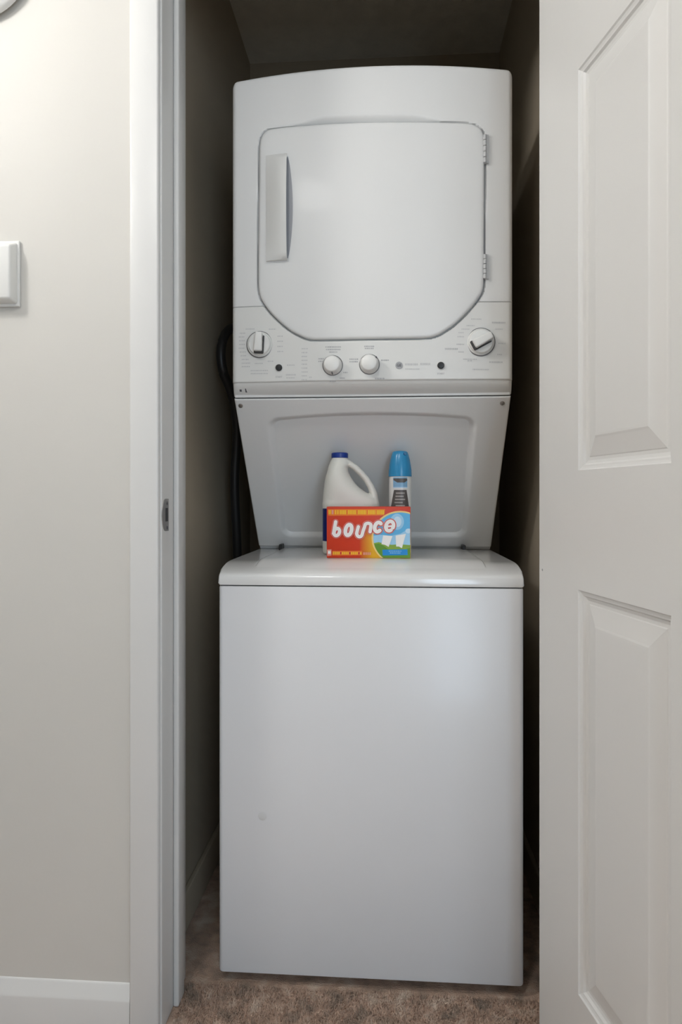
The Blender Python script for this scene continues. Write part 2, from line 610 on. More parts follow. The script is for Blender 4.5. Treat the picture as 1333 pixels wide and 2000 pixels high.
M['mark_grey'] = mat('grey_enamel_mark', (0.66, 0.66, 0.66), 0.5)
part(mesh('round_mark', v, f, 'mark_grey', None, True, 40))  # faint round mark, slightly darker and duller than the enamel
# ---- washer top deck
TOP = [(.0, .8030), (-.0005, .8060), (-.0005, .8190), (.002, .8235), (.008, .8272), (.022, .8318), (.042, .8362),
       (.065, .8400), (.085, .8418), (.11, .8425), (.70, .8425), (.70, .8030)]
part(extrude_x('washer_top', TOP, -HW, HW, 'enamel_top', None, bev=.004, smooth=True))


def top_z(y):
    ys = [p[0] for p in TOP[2:11]]
    zs = [p[1] for p in TOP[2:11]]
    return float(np.interp(y, ys, zs))


# ---- washer lid: thin crowned slab following the deck
xs = np.concatenate([[-.236, -.2357, -.2345, -.2320], np.linspace(-.226, .226, 40), [.2320, .2345, .2357, .236]])
ysl = np.concatenate([[.030, .0315, .0335, .036], np.linspace(.04, .398, 36), [.404, .4065, .4077, .408]])


def lid_h(x, y):
    d = min(.236 - abs(x), .408 - y)
    r = .004
    e = r if d >= r else math.sqrt(max(0, r * r - (r - d) ** 2))
    fr = min(1, max(0, (y - .026) / .075))
    e *= fr * fr * (3 - 2 * fr)
    return top_z(y) + e - .0004 + .0008 * fr + .002 * (1 - (x / .24) ** 2) * min(1, max(0, (y - .03) / .07))


verts, faces = [], []
nx, ny = len(xs), len(ysl)
for y in ysl:
    for x in xs:
        verts.append((x, y, lid_h(x, y)))
for j in range(ny - 1):
    for i in range(nx - 1):
        a = j * nx + i
        faces.append((a, a + 1, a + nx + 1, a + nx))
part(mesh('washer_lid', verts, faces, 'enamel_top', None, True, 60))
LID_Z = lid_h(0, .15)
for px_ in (551, 905):
    x = at_y(px_, 1072, .40)[0]
    bm = bmesh.new()
    add_box(bm, x - .0038, x + .0040, .374, .4150, .842, .8580, .001, 1)
    part(from_bm('lid_hinge', bm, 'black'))

# ---- dryer cabinet (side profile with slanted underside)
prof = [(.134, 1.878), (.80, 1.878), (.80, .8430), (.432, .8430), (.1455, 1.1965), (.134, 1.1985)]
part(extrude_x('dryer_cabinet', prof, -.3005, .3005, 'enamel_d', None, bev=.004, smooth=True))

# ---- outline of the dryer door, traced and placed on the front's plane
YD = .115           # front plane at its edges


def bow(x):
    return YD - .012 * (1 - (np.asarray(x) / .3015) ** 2)


trace = [(503.5, 540), (504.5, 420), (506, 300), (507, 278), (511, 263), (519, 254), (530, 250), (600, 244.5), (700, 240.5),
         (800, 239), (880, 239), (918, 240), (934, 244), (943, 253), (947, 268), (948, 300), (947.5, 420), (946.5, 545),
         (945.5, 561), (940, 576), (919, 603), (889, 633), (863, 651), (850, 657), (836, 660), (815, 661), (720, 662.5), (620, 664),
         (606, 663), (593, 659), (564, 643), (529, 611), (511, 586), (505, 568)]
ctrl = [at_y(p[0], p[1], .1035) for p in trace]
door_ol = []
nC = len(ctrl)
for i in range(nC):
    p0, p1, p2, p3 = [np.array(ctrl[(i + k) % nC]) for k in (-1, 0, 1, 2)]
    # centripetal-ish: fall back to straight segments on the long runs
    L = np.linalg.norm(p2 - p1)
    kk = 3 if L < .03 else 10
    m1 = (p2 - p0) * min(1, L / max(1e-6, np.linalg.norm(p2 - p0)) * 1.0)
    m2 = (p3 - p1) * min(1, L / max(1e-6, np.linalg.norm(p3 - p1)) * 1.0)
    for q in range(kk):
        t = q / kk
        h = (2 * t ** 3 - 3 * t ** 2 + 1) * p1 + (t ** 3 - 2 * t ** 2 + t) * m1 + (-2 * t ** 3 + 3 * t ** 2) * p2 + (t ** 3 - t ** 2) * m2
        door_ol.append(h)
door_ol = np.array(door_ol)
door_c = np.array([(door_ol[:, 0].max() + door_ol[:, 0].min()) / 2, (door_ol[:, 1].max() + door_ol[:, 1].min()) / 2])
DOOR_TOP = door_ol[:, 1].max()


def sd_outline(X, Z):
    """signed distance (positive outside) of grid points to the door outline"""
    a = door_ol
    b = np.roll(door_ol, -1, 0)
    best = np.full(X.shape, 1e9)
    inside = np.zeros(X.shape, bool)
    for (ax, az), (bx, bz) in zip(a, b):
        dx, dz = bx - ax, bz - az
        t = np.clip(((X - ax) * dx + (Z - az) * dz) / (dx * dx + dz * dz + 1e-12), 0, 1)
        best = np.minimum(best, np.hypot(X - ax - t * dx, Z - az - t * dz))
        hit = ((az > Z) != (bz > Z)) & (X < dx * (Z - az) / (dz + 1e-12) + ax)
        inside ^= hit
    return np.where(inside, -best, best)


def edge_round(d, r):
    d = np.clip(d, 0, r)
    return r - np.sqrt(np.maximum(0, r * r - (r - d) ** 2))


def spaced(a, b, step, fine):
    """samples from a to b, finer near both ends"""
    e = np.array([0, .0006, .0014, .0026, .0042, .0062, .0085])
    mid = np.linspace(a + .011, b - .011, int((b - a) / step))
    return np.concatenate([a + e, mid, b - e[::-1]])


def front_panel(name, zbot, ztop_fun, round_top, round_bot, m, chamfer=None):
    xs = spaced(-.3015, .3015, .0022, True)
    ts = np.concatenate([[0, .002, .005, .009, .015, .022, .03], np.linspace(.04, .96, 150 if not chamfer else 70), [.97, .978, .985, .991, .995, .998, 1]])
    X, T = np.meshgrid(xs, ts)
    ZT = ztop_fun(X)
    Z = zbot + T * (ZT - zbot)
    sd = sd_outline(X, Z)
    Y = bow(X)
    Y = Y + edge_round(.3015 - np.abs(X), .010)
    if round_top:
        Y = Y + edge_round((ZT - Z), round_top)
    if round_bot:
        Y = Y + edge_round((Z - zbot), round_bot)
    # groove along the door edge, everything under the door lies a little back
    Y = Y + .010 * np.clip((.0028 - sd) / .0016, 0, 1)
    # scooped finger recess over the arched top edge of the door
    win = np.clip((.205 - np.abs(X + .004)) / .13, 0, 1)
    win = win * win * (3 - 2 * win)
    hgt = .0175 * win
    k = np.clip(1 - sd / np.maximum(hgt, 1e-4), 0, 1) * (Z > 1.70) * (sd > -.004)
    Y = Y + .015 * win * (k ** 1.3)
    verts = list(np.stack([X, Y, Z], -1).reshape(-1, 3))
    nx, nz = len(xs), len(ts)
    faces = [(j * nx + i, j * nx + i + 1, (j + 1) * nx + i + 1, (j + 1) * nx + i) for j in range(nz - 1) for i in range(nx - 1)]
    # skirt back to the cabinet (and the slanted lip under the console)
    def ring_row(idx, pts):
        s = len(verts)
        verts.extend(pts)
        for q in range(len(idx) - 1):
            faces.append((idx[q], idx[q + 1], s + q + 1, s + q))
        return list(range(s, s + len(pts)))
    bot = [i for i in range(nx)]
    top = [(nz - 1) * nx + i for i in range(nx)]
    lef = [j * nx for j in range(nz)]
    rig = [j * nx + nx - 1 for j in range(nz)]
    ring_row(top, [(verts[i][0], .142, verts[i][2]) for i in top])
    ring_row(lef, [(verts[i][0], .142, verts[i][2]) for i in lef])
    ring_row(rig, [(verts[i][0], .142, verts[i][2]) for i in rig])
    if chamfer:
        cur = bot
        y0s = [verts[i][1] for i in bot]
        for fy, fz in chamfer:
            cur = ring_row(cur, [(verts[i][0], y0 + (.138 - y0) * fy, zbot + (1.2005 - zbot) * fz) for i, y0 in zip(bot, y0s)])
    else:
        ring_row(bot, [(verts[i][0], .142, verts[i][2]) for i in bot])
    return part(mesh(name, verts, faces, m, None, True, 50))


def ztop(x):
    a = np.abs(x)
    z = 1.884 + .015 * (1 - (np.asarray(x) / .3015) ** 2)
    d = np.clip(.3015 - a, 0, .013)
    return z - (.013 - np.sqrt(np.maximum(0, .013 ** 2 - (.013 - d) ** 2)))


SEAM = 1.3915
front_panel('dryer_front_panel', SEAM + .0008, ztop, .007, .0012, 'enamel_d')
front_panel('control_panel', 1.2275, lambda x: np.full_like(x, SEAM), .0012, .0035, 'plastic',
            chamfer=[(.02, .05), (.06, .14), (.15, .30), (.55, .70), (1.0, 1.0)])

# ---- dryer door: shell built as rings shrinking from the traced outline
dverts, dfaces = [], []
nO = len(door_ol)


def door_ring(inset, y_add):
    dvec = door_c - door_ol
    ln = np.linalg.norm(dvec, axis=1, keepdims=True)
    pts = door_ol + dvec / ln * inset if inset < .02 else door_c + (door_ol - door_c) * (1 - inset)
    return [(p[0], float(bow(p[0])) + y_add, p[1]) for p in pts]


rings = [door_ring(.0010, .010), door_ring(.0008, -.0005), door_ring(.0012, -.0022), door_ring(.0025, -.0040), door_ring(.0045, -.0050), door_ring(.0075, -.0055)]
for s in (.06, .12, .2, .3, .4, .5, .6, .7, .8, .9, .97):
    rings.append(door_ring(s, -.0055 - .0015 * min(1, s * 2)))
for r_ in rings:
    dverts += r_
for k in range(len(rings) - 1):
    for i in range(nO):
        a, b = k * nO + i, k * nO + (i + 1) % nO
        dfaces.append((a, b, b + nO, a + nO))
dfaces.append(tuple((len(rings) - 1) * nO + i for i in range(nO)))
ddoor = part(mesh('dryer_door', dverts, dfaces, 'enamel_d', None, True, 50))


def door_y(x):
    return float(bow(x)) - .0068


# handle: curved pull that bows out from the door, open behind its right edge
hx0, hz1 = at_y(520, 303, .098)
hx1, hz0 = at_y(562, 508, .098)
hw = hx1 - hx0
hverts, hfaces = [], []
NZ, NU = 36, 10
for j in range(NZ + 1):
    t = j / NZ
    z = hz0 + (hz1 - hz0) * t
    arch = max(0, 1 - (2 * t - 1) ** 2)
    for i in range(NU + 1):
        u = i / NU
        x = hx0 + hw * u
        out = .0035 + .019 * math.sin(u * math.pi / 2) ** 1.1 * (.38 + .62 * arch ** .6)
        e = min(t, 1 - t)
        if e < .03:
            out -= .004 * (1 - e / .03) ** 2 * u
        hverts.append((x, door_y(x) - out, z))
nf = len(hverts)
# back side of the pull: the hollow behind the free edge
for j in range(NZ + 1):
    t = j / NZ
    z = hz0 + (hz1 - hz0) * t
    arch = max(0, 1 - (2 * t - 1) ** 2)
    for i in range(NU + 1):
        u = i / NU
        x = hx0 + hw * u
        full = .0035 + .019 * math.sin(u * math.pi / 2) ** 1.1 * (.38 + .62 * arch ** .6)
        hollow = max(0, (u - .3) / .7) * min(1, max(0, min(t, 1 - t) - .02) / .05)
        hverts.append((x - .002 * u, door_y(x) + .001 - hollow * max(0, full - .0045), z))
R = NU + 1
for j in range(NZ):
    for i in range(NU):
        a = j * R + i
        hfaces.append((a, a + 1, a + R + 1, a + R))
        b = nf + a
        hfaces.append((b, b + R, b + R + 1, b + 1))
for j in range(NZ):
    for i in (0, NU):
        a = j * R + i
        hfaces.append((a, a + R, nf + a + R, nf + a))
for i in range(NU):
    for j in (0, NZ):
        a = j * R + i
        hfaces.append((a, a + 1, nf + a + 1, nf + a))
part(mesh('door_handle', hverts, hfaces, 'knob', None, True, 45), ddoor)
# flat grey lens on the door: painted shade of the grip pocket beside the pull
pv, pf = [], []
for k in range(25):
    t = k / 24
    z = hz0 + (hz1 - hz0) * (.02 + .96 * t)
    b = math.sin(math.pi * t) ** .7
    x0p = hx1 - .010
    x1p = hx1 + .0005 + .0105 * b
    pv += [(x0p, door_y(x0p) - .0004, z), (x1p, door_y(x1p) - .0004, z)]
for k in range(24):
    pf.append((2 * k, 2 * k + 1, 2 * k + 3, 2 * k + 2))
M['pocket'] = mat('pocket_shade_grey', (0.31, 0.32, 0.345), 0.4)
part(mesh('pocket_shade', pv, pf, 'pocket', None, True), ddoor)

# hinges on the right of the door: barrel with knuckles and a leaf
for (pya, pyb) in ((262, 318), (496, 544)):
    x, za = at_y(948, pya, .105)
    _, zb = at_y(948, pyb, .105)
    y = float(bow(x)) - .0045
    bm = bmesh.new()
    nk = 5
    for k in range(nk):
        c0 = zb + (za - zb) * (k + .06) / nk
        c1 = zb + (za - zb) * (k + .94) / nk
        r = bmesh.ops.create_cone(bm, cap_ends=True, segments=16, radius1=.0034, radius2=.0034, depth=c1 - c0)
        for v in r['verts']:
            v.co += Vector((x, y, (c0 + c1) / 2))
    add_box(bm, x - .001, x + .0075, y + .0005, y + .006, zb, za)
    part(from_bm('door_hinge', bm, 'lightgrey_print', None, True, 40), ddoor)

# ---- slanted back panel with embossed arched recess
A_ = np.array([.135, 1.1965])
B_ = np.array([.4185, .8535])
dirv = B_ - A_
Ls = np.linalg.norm(dirv)
nrm = np.array([-(A_[1] - B_[1]), -(B_[0] - A_[0])]) / Ls   # outward: forward and down
xs = spaced(-.3005, .3005, .003, True)
ts = spaced(0, Ls, .0032, True) / Ls
X, T = np.meshgrid(xs, ts)
S = T * Ls
tw = .236
top_s = Ls * (.078 + .034 * (X / tw) ** 2)
bot_s = Ls * .930
dist = np.minimum(np.minimum(tw - np.abs(X + .001), (S - top_s) * 1.0), bot_s - S)
# rounded inner corners
cxr = np.clip(tw - np.abs(X + .001), None, .03)
cs = np.clip(np.minimum(S - top_s, bot_s - S), None, .03)
dist = np.where((cxr < .03) & (cs < .03), .03 - np.hypot(.03 - cxr, .03 - cs), dist)
ramp = np.clip(dist / .020, 0, 1)
ramp = ramp * ramp * (3 - 2 * ramp)
disp = .0045 - .013 * ramp - edge_round(.3005 - np.abs(X), .004) - edge_round(np.minimum(S, Ls - S), .0025)
Yp = A_[0] + T * dirv[0] + nrm[0] * disp
Zp = A_[1] + T * dirv[1] + nrm[1] * disp
verts = list(np.stack([X, Yp, Zp], -1).reshape(-1, 3))
nx, nz = len(xs), len(ts)
faces = [(j * nx + i, j * nx + i + 1, (j + 1) * nx + i + 1, (j + 1) * nx + i) for j in range(nz - 1) for i in range(nx - 1)]
part(mesh('back_panel', verts, faces, 'enamel_d', None, True, 50))


def on_panel(x, t, d=.0045):
    p = A_ + dirv * t + nrm * d
    return Vector((x, p[0], p[1]))


for (x, t) in ((-.288, .0357), (.2835, .0355)):
    v, f = lathe_pts([(.0052, 0), (.0050, .0012), (.0030, .0020), (.0012, .0016)], 18, 'y')
    q = Vector((0, nrm[0], nrm[1])).rotation_difference(Vector((0, -1, 0))).inverted()
    v = [q @ Vector(p) + on_panel(x, t) for p in v]
    part(mesh('screw', v, f, 'steel', None, True, 40))

# ---- control dials
def dial(px, py, r, kind, ang):
    """large dials have a raised bar grip, small ones a fluted cap with a pointer"""
    x, z = at_y(px, py, .100)
    y = float(bow(x)) + .0008
    if kind == 'large':
        k = part(lathe('dial', [(r, 0), (r, .003), (r * .97, .0055), (r * .93, .006), (r * .90, .0055), (r * .86, .0105), (r * .80, .0118), (.001, .0118)], 'knob', None, 56, 'y', (x, y, z)))
        part(lathe('dial_ring', [(r * 1.06, 0), (r * 1.06, .0018), (r * 1.0, .0024), (r * .99, .0005)], 'dark_ring', None, 56, 'y', (x, y, z)), k)
        bm = bmesh.new()
        add_box(bm, -r * .33, r * .33, -.026, -.008, -r * .66, r * .84, .0035, 3)
        for v in bm.verts:
            v.co.x *= 1 - .25 * max(0, v.co.z / r)
        rot = Matrix.Rotation(ang, 3, 'Y')
        for v in bm.verts:
            v.co = rot @ v.co + Vector((x, y, z))
        part(from_bm('dial_grip', bm, 'knob', None, True, 40), k)
        # dark pointer end, and a dark strip standing in for shade beside the grip
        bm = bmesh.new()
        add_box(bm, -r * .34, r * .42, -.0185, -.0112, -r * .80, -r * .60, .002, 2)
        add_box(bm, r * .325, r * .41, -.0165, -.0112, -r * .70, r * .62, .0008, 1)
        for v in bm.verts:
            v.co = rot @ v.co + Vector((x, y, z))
        part(from_bm('dial_pointer_and_shade', bm, 'gap', None, True, 40), k)
    else:
        k = part(lathe('dial', [(r, 0), (r * .99, .003), (r * .93, .006), (r * .86, .019), (r * .80, .0225), (r * .70, .0240), (.001, .0245)], 'knob', None, 48, 'y', (x, y, z)))
        part(lathe('dial_ring', [(r * 1.07, 0), (r * 1.07, .0012), (r * 1.0, .0018), (r * .98, .0005)], 'dark_ring', None, 48, 'y', (x, y, z)), k)
        bm = bmesh.new()
        add_box(bm, -.0011, .0011, -.0215, -.004, -r * .98, -r * .82, .0004, 1)
        rot = Matrix.Rotation(ang, 3, 'Y')
        for v in bm.verts:
            v.co = rot @ v.co + Vector((x, y, z))
        part(from_bm('dial_pointer_and_shade', bm, 'dark_print', None), k)
    return k


dial(506, 671, .0275, 'large', math.radians(3))
dial(941, 666, .0285, 'large', math.radians(62))
dial(650, 713, .0205, 'small', 0)
dial(722, 711, .0205, 'small', math.radians(-128))
for px_, py_ in ((544, 717), (862, 713)):
    x, z = at_y(px_, py_, .1)
    y = float(bow(x)) + .0005
    b_ = part(lathe('start_button', [(.0072, 0), (.0070, .004), (.0058, .0056), (.001, .006)], 'black', None, 28, 'y', (x, y, z)))
    part(lathe('button_ring', [(.0094, 0), (.0092, .0015), (.0078, .0020), (.0074, .0008)], 'plastic', None, 28, 'y', (x, y, z)), b_)


# ---- print on the console
def print_mesh(name, polys, m):
    verts, faces = [], []
    for pl in polys:
        s = len(verts)
        verts.extend(pl)
        faces.append(tuple(range(s, s + len(pl))))
    o = part(mesh(name, verts, faces, m))
    o['kind'] = 'stuff'
    return o


def bar(px0, py0, px1, py1):
    (x0, z1), (x1, z0) = at_y(px0, py0, .1), at_y(px1, py1, .1)
    return [(x0, float(bow(x0)) - .0004, z0), (x1, float(bow(x1)) - .0004, z0), (x1, float(bow(x1)) - .0004, z1), (x0, float(bow(x0)) - .0004, z1)]


def words(px0, py, px1, h=2.2):
    """one unreadable line of print: broken into short strokes"""
    out = []
    x = px0
    rr = random.Random(int(px0 * 7 + py * 13))
    while x < px1 - 1:
        wd = rr.uniform(1.2, 2.6)
        out.append(bar(x, py - h / 2, min(px1, x + wd), py + h / 2))
        x += wd + rr.uniform(.8, 1.3)
    return out


g = []
for i, (a, b) in enumerate(((466, 477), (464, 475), (465, 476), (465, 477), (464, 476), (466, 478), (468, 479), (470, 484), (470, 487))):
    g += words(a, 648 + i * 7.4, b)
g += words(470, 714, 486) + words(478, 640, 496) + words(524, 641, 538)
for i in range(4):
    g += words(541, 655 + i * 10, 553)
g += words(496, 708, 512) + words(522, 704, 534) + words(488, 722, 522) + words(488, 728, 522) + words(560, 712, 575) + words(558, 731, 578, 3) + words(559, 737, 577)
for i in range(9):
    g += words(589, 680 + i * 7.6, 601)
g += words(604, 736, 610)
print_mesh('washer_dial_print', g, 'lightgrey_print')
g = words(636, 677, 666, 2.4) + words(637, 682, 665, 2.4) + words(643, 687, 660) + words(712, 676, 732, 2.4) + words(713, 680, 730) + words(622, 700, 632)
g += words(683, 701, 700) + words(683, 706, 699, 2.6) + words(745, 703, 761) + words(664, 738, 674) + words(733, 739, 751, 3) + words(645, 744, 656) + words(671, 727, 679) + words(622, 705, 630)
print_mesh('selector_print', g, 'grey_print')
g = words(922, 621, 942) + words(913, 634, 930) + words(903, 641, 920) + words(963, 627, 991, 3) + words(897, 648, 909) + words(895, 656, 908) + words(893, 671, 908)
g += words(870, 680, 897, 3.4) + words(897, 686, 908) + words(906, 700, 935) + words(958, 705, 985, 3) + words(925, 720, 957, 2.6) + words(976, 668, 990) + words(970, 640, 984) + words(915, 703, 925) + words(974, 690, 985)
print_mesh('dryer_dial_print', g, 'lightgrey_print')
g = words(792, 711, 818, 4) + words(822, 710, 841, 4) + words(792, 720, 820, 2)
print_mesh('brand_line_print', g, 'lightgrey_print')


def console_text(name, s, pxc, pyc, w_px, m, dep=.0006):
    v, f = text_mesh(s, .006)
    vx = np.array(v)
    lo, hi = vx.min(0), vx.max(0)
    x0, zc_ = at_y(pxc - w_px / 2, pyc, .1)
    x1, _ = at_y(pxc + w_px / 2, pyc, .1)
    k = (x1 - x0) / (hi[0] - lo[0])
    out = []
    for p in v:
        x = x0 + (p[0] - lo[0]) * k
        out.append((x, float(bow(x)) - dep, zc_ + (p[1] - (lo[1] + hi[1]) / 2) * k))
    return part(mesh(name, out, f, m))


console_text('start_print', 'START', 544, 735, 13, 'grey_print')
console_text('start_print', 'START', 862, 729, 14, 'grey_print')
xg, zg = at_y(780, 713, .1)
em = part(lathe('emblem', [(.0078, 0), (.0076, .0012), (.0066, .0014), (.001, .0012)], 'grey_print', None, 32, 'y', (xg, float(bow(xg)), zg)))
console_text('emblem_letters', 'GE', 780, 713, 9, 'dark_print', .0019)
# small mark on the slanted lip under the console
lip = []
for (px0, px1, h) in ((467, 471, 3.5), (478, 483, 6), (486, 490, 3.5)):
    (x0, _), (x1, _) = at_y(px0, 757, .118), at_y(px1, 757, .118)
    dz = h * .0008
    n_ = Vector((0, -.78, -.62))
    up = Vector((0, -.62, .78))
    c_ = Vector(((x0 + x1) / 2, .1262, 1.2130)) + n_ * .0012
    hw_ = (x1 - x0) / 2
    lip.append([c_ + Vector((-hw_, 0, 0)) - up * dz, c_ + Vector((hw_, 0, 0)) - up * dz, c_ + Vector((hw_, 0, 0)) + up * dz, c_ + Vector((-hw_, 0, 0)) + up * dz])
print_mesh('lip_print', lip, 'dark_print')

# ================================================================== POWER CORD IN THE GAP LEFT OF THE DRYER
cord = tube('power_cord', [(-.335, .62, 1.44), (-.350, .50, 1.44), (-.375, .40, 1.415), (-.385, .355, 1.36), (-.382, .36, 1.30), (-.368, .40, 1.245),
                           (-.362, .43, 1.16), (-.375, .46, 1.02), (-.378, .50, .86), (-.38, .55, .6), (-.385, .62, .3), (-.39, .70, .014)], .012, 'black')
tag(cord, 'thick black power cord hanging between closet wall and dryer side', 'cord')
# ================================================================== BLEACH JUG
JY = .207
jx, _ = at_y(686, 1083, JY)
jug = thing('bleach_jug', 'white plastic bleach jug with blue cap and looped handle on washer lid', 'jug', (jx, JY, LID_Z))
PXM = F_PX / (JY - CAM[1]) * 1.0
BASE_PY = HORIZON + (CAM[2] - LID_Z) * PXM


def jl(px, py):
    return (px - 686) / PXM, (BASE_PY - py) / PXM


# rows: py, left px, right px, half depth (m)
rows = [(BASE_PY - 0.0, 636, 736, .033), (BASE_PY - 2, 632, 740, .037), (BASE_PY - 6, 630.5, 741.5, .0385), (1056, 630.5, 741.5, .0385), (992, 630.5, 741.5, .0385),
        (984, 630, 741.5, .0385), (977, 630.5, 740, .038), (971, 631, 733, .0375), (966, 631.4, 724, .037), (960, 632, 713, .0365), (952, 633, 702, .0355), (943, 634, 693.5, .0345), (932, 636, 686, .033),
        (922, 639, 681, .030), (914, 641, 680, .0265), (908, 643, 684, .0235), (902, 645, 684, .020), (897, 648, 680, .0178), (893, 650, 677, .0165), (888, 651, 677, .0160)]
verts, faces = [], []
NR = 40
for py, l, r, hd in rows:
    xl, z = jl(l, py)
    xr, _ = jl(r, py)
    for k in range(NR):
        a = 2 * math.pi * k / NR
        ca, sa = math.cos(a), math.sin(a)
        e = 2.6 if py > 980 else 2.2
        verts.append(((xl + xr) / 2 + (xr - xl) / 2 * math.copysign(abs(ca) ** (2 / e), ca), hd * math.copysign(abs(sa) ** (2 / e), sa), max(z, 0)))
for j in range(len(rows) - 1):
    for k in range(NR):
        a, b = j * NR + k, j * NR + (k + 1) % NR
        faces.append((a, b, b + NR, a + NR))
faces.append(tuple(range(NR)))
faces.append(tuple((len(rows) - 1) * NR + k for k in range(NR)))
# handle arm as a tapered oval tube in the same mesh
hp = [(668, 901, .0075, .012), (681, 904.5, .0075, .0115), (694, 913, .0073, .0112), (706, 924, .0073, .0112), (717, 937.5, .0074, .0114), (725, 951, .0078, .012), (730.5, 965, .0086, .015), (732, 978, .0095, .019), (730, 990, .010, .022)]
s0 = len(verts)
NH = 20
for i, (hpx, hpy, ra, rb) in enumerate(hp):
    x, z = jl(hpx, hpy)
    xa, za = jl(*hp[max(i - 1, 0)][:2])
    xb, zb = jl(*hp[min(i + 1, len(hp) - 1)][:2])
    d = Vector((xb - xa, 0, zb - za)).normalized()
    nrm_ = Vector((d.z, 0, -d.x))
    for k in range(NH):
        a = 2 * math.pi * k / NH
        p = Vector((x, 0, z)) + nrm_ * (ra * math.cos(a)) + Vector((0, rb * math.sin(a), 0))
        verts.append(p)
for i in range(len(hp) - 1):
    for k in range(NH):
        a, b = s0 + i * NH + k, s0 + i * NH + (k + 1) % NH
        faces.append((a, b, b + NH, a + NH))
faces.append(tuple(s0 + k for k in range(NH)))
faces.append(tuple(s0 + (len(hp) - 1) * NH + k for k in range(NH)))
body = mesh('jug_body', verts, faces, 'bleach', jug, True)
rm = body.modifiers.new('remesh', 'REMESH')
rm.mode = 'VOXEL'
rm.voxel_size = .0016
rm.use_smooth_shade = True
sm = body.modifiers.new('smooth', 'SMOOTH')
sm.factor, sm.iterations = .5, 5
# cap with ribbed side
cxj, zb_ = jl(664, 894.5)
_, zt_ = jl(664, 884)
cv, cf = [], []
NC = 60
for r, z in ((.0175, zb_), (.0187, zb_ + .0006), (.0187, zt_ - .0022), (.0176, zt_ - .0006), (.016, zt_), (.001, zt_)):
    for k in range(NC):
        a = 2 * math.pi * k / NC
        rr = r + (.0005 if k % 2 and r > .018 else 0)
        cv.append((cxj + rr * math.cos(a), rr * math.sin(a), z))
for j in range(5):
    for k in range(NC):
        a, b = j * NC + k, j * NC + (k + 1) % NC
        cf.append((a, b, b + NC, a + NC))
cf.append(tuple(range(NC)))
mesh('cap', cv, cf, 'blue_cap', jug, True, 35)
# wrapped navy label
lv, lf = [], []
xl, zl0 = jl(631, 1056)
xr, zl1 = jl(741, 993)
for z in (zl0, zl1):
    for k in range(NR):
        a = 2 * math.pi * k / NR
        ca, sa = math.cos(a), math.sin(a)
        lv.append(((xl + xr) / 2 + ((xr - xl) / 2 + .0006) * math.copysign(abs(ca) ** (2 / 2.6), ca), (.0385 + .0006) * math.copysign(abs(sa) ** (2 / 2.6), sa), z))
for k in range(NR):
    lf.append((k, (k + 1) % NR, NR + (k + 1) % NR, NR + k))
mesh('wrap_label', lv, lf, 'navy', jug, True, 60)

# ================================================================== AEROSOL CAN
CY_ = .213
kx, _ = at_y(782, 1083, CY_)
can = thing('aerosol_can', 'slim white aerosol spray can with turquoise blue cap on washer lid', 'spray can', (kx, CY_, LID_Z))
PXC = F_PX / (CY_ - CAM[1])
CB = HORIZON + (CAM[2] - LID_Z) * PXC


def cz(py):
    return (CB - py) / PXC


RC = 21.5 / PXC
lathe('can_body', [(RC * .90, 0), (RC * .97, .002), (RC, .005), (RC, cz(933)), (RC * .97, cz(930)), (RC * .90, cz(927))], 'can_white', can, 56)
lathe('cap', [(RC * 1.04, cz(931)), (RC * 1.05, cz(929)), (RC * 1.03, cz(918)), (RC * .97, cz(908)), (RC * .88, cz(898)), (RC * .77, cz(889)), (RC * .68, cz(884)), (RC * .58, cz(882)), (RC * .28, cz(881)), (.001, cz(881))], 'can_blue', can, 56)
v, f = lathe_pts([(.0035, 0), (.0033, .003), (.0015, .0035)], 16, 'y')
v = [(p[0] + RC * .40, p[1] - RC * .60, p[2] + cz(887.5)) for p in v]
mesh('nozzle', v, f, 'can_blue_dark', can, True, 40)


def can_patch(name, pts_rows, m, dr=.0004):
    """curved print on the can: rows of (py, left, right) as fractions of the radius"""
    verts, faces = [], []
    n_ = 14
    for py, l, r in pts_rows:
        for k in range(n_ + 1):
            s = l + (r - l) * k / n_
            a = math.asin(max(-1, min(1, s)))
            verts.append(((RC + dr) * math.sin(a), -(RC + dr) * math.cos(a), cz(py)))
    for j in range(len(pts_rows) - 1):
        for k in range(n_):
            a = j * (n_ + 1) + k
            faces.append((a, a + 1, a + n_ + 2, a + n_ + 1))
    return mesh(name, verts, faces, m, can, True)


can_patch('label_band', [(933, -.62, .62), (953, -.62, .62)], 'can_label')
can_patch('label_name', [(935, -.58, .55), (938, -.60, .62), (941, -.40, .50), (943, -.25, .35)], 'can_dark', .0008)
can_patch('label_stripe', [(951.5, -.62, .62), (953.5, -.62, .62)], 'p_sun', .0009)
can_patch('label_figure', [(957, -.55, .55), (975, -.70, .68), (995, -.86, .80), (1040, -.86, .80)], 'can_dark', .0005)
for i, (l, r) in enumerate(((-.38, .38), (-.42, .30), (-.46, .42), (-.5, .2), (-.4, .4))):
    can_patch('label_line', [(962 + i * 6.0, l, r), (964.6 + i * 6.0, l, r)], 'can_text', .0009)

# ================================================================== DRYER SHEET BOX
BY = .105
bx0, bz1 = at_y(638.5, 989.5, BY)
bx1, _ = at_y(802.5, 989.5, BY)
BW, BH, BD = bx1 - bx0, bz1 - LID_Z, .056
bxo = thing('dryer_sheet_box', 'orange red carton of dryer sheets with white lettering on washer lid', 'box', ((bx0 + bx1) / 2, BY + BD / 2, LID_Z))


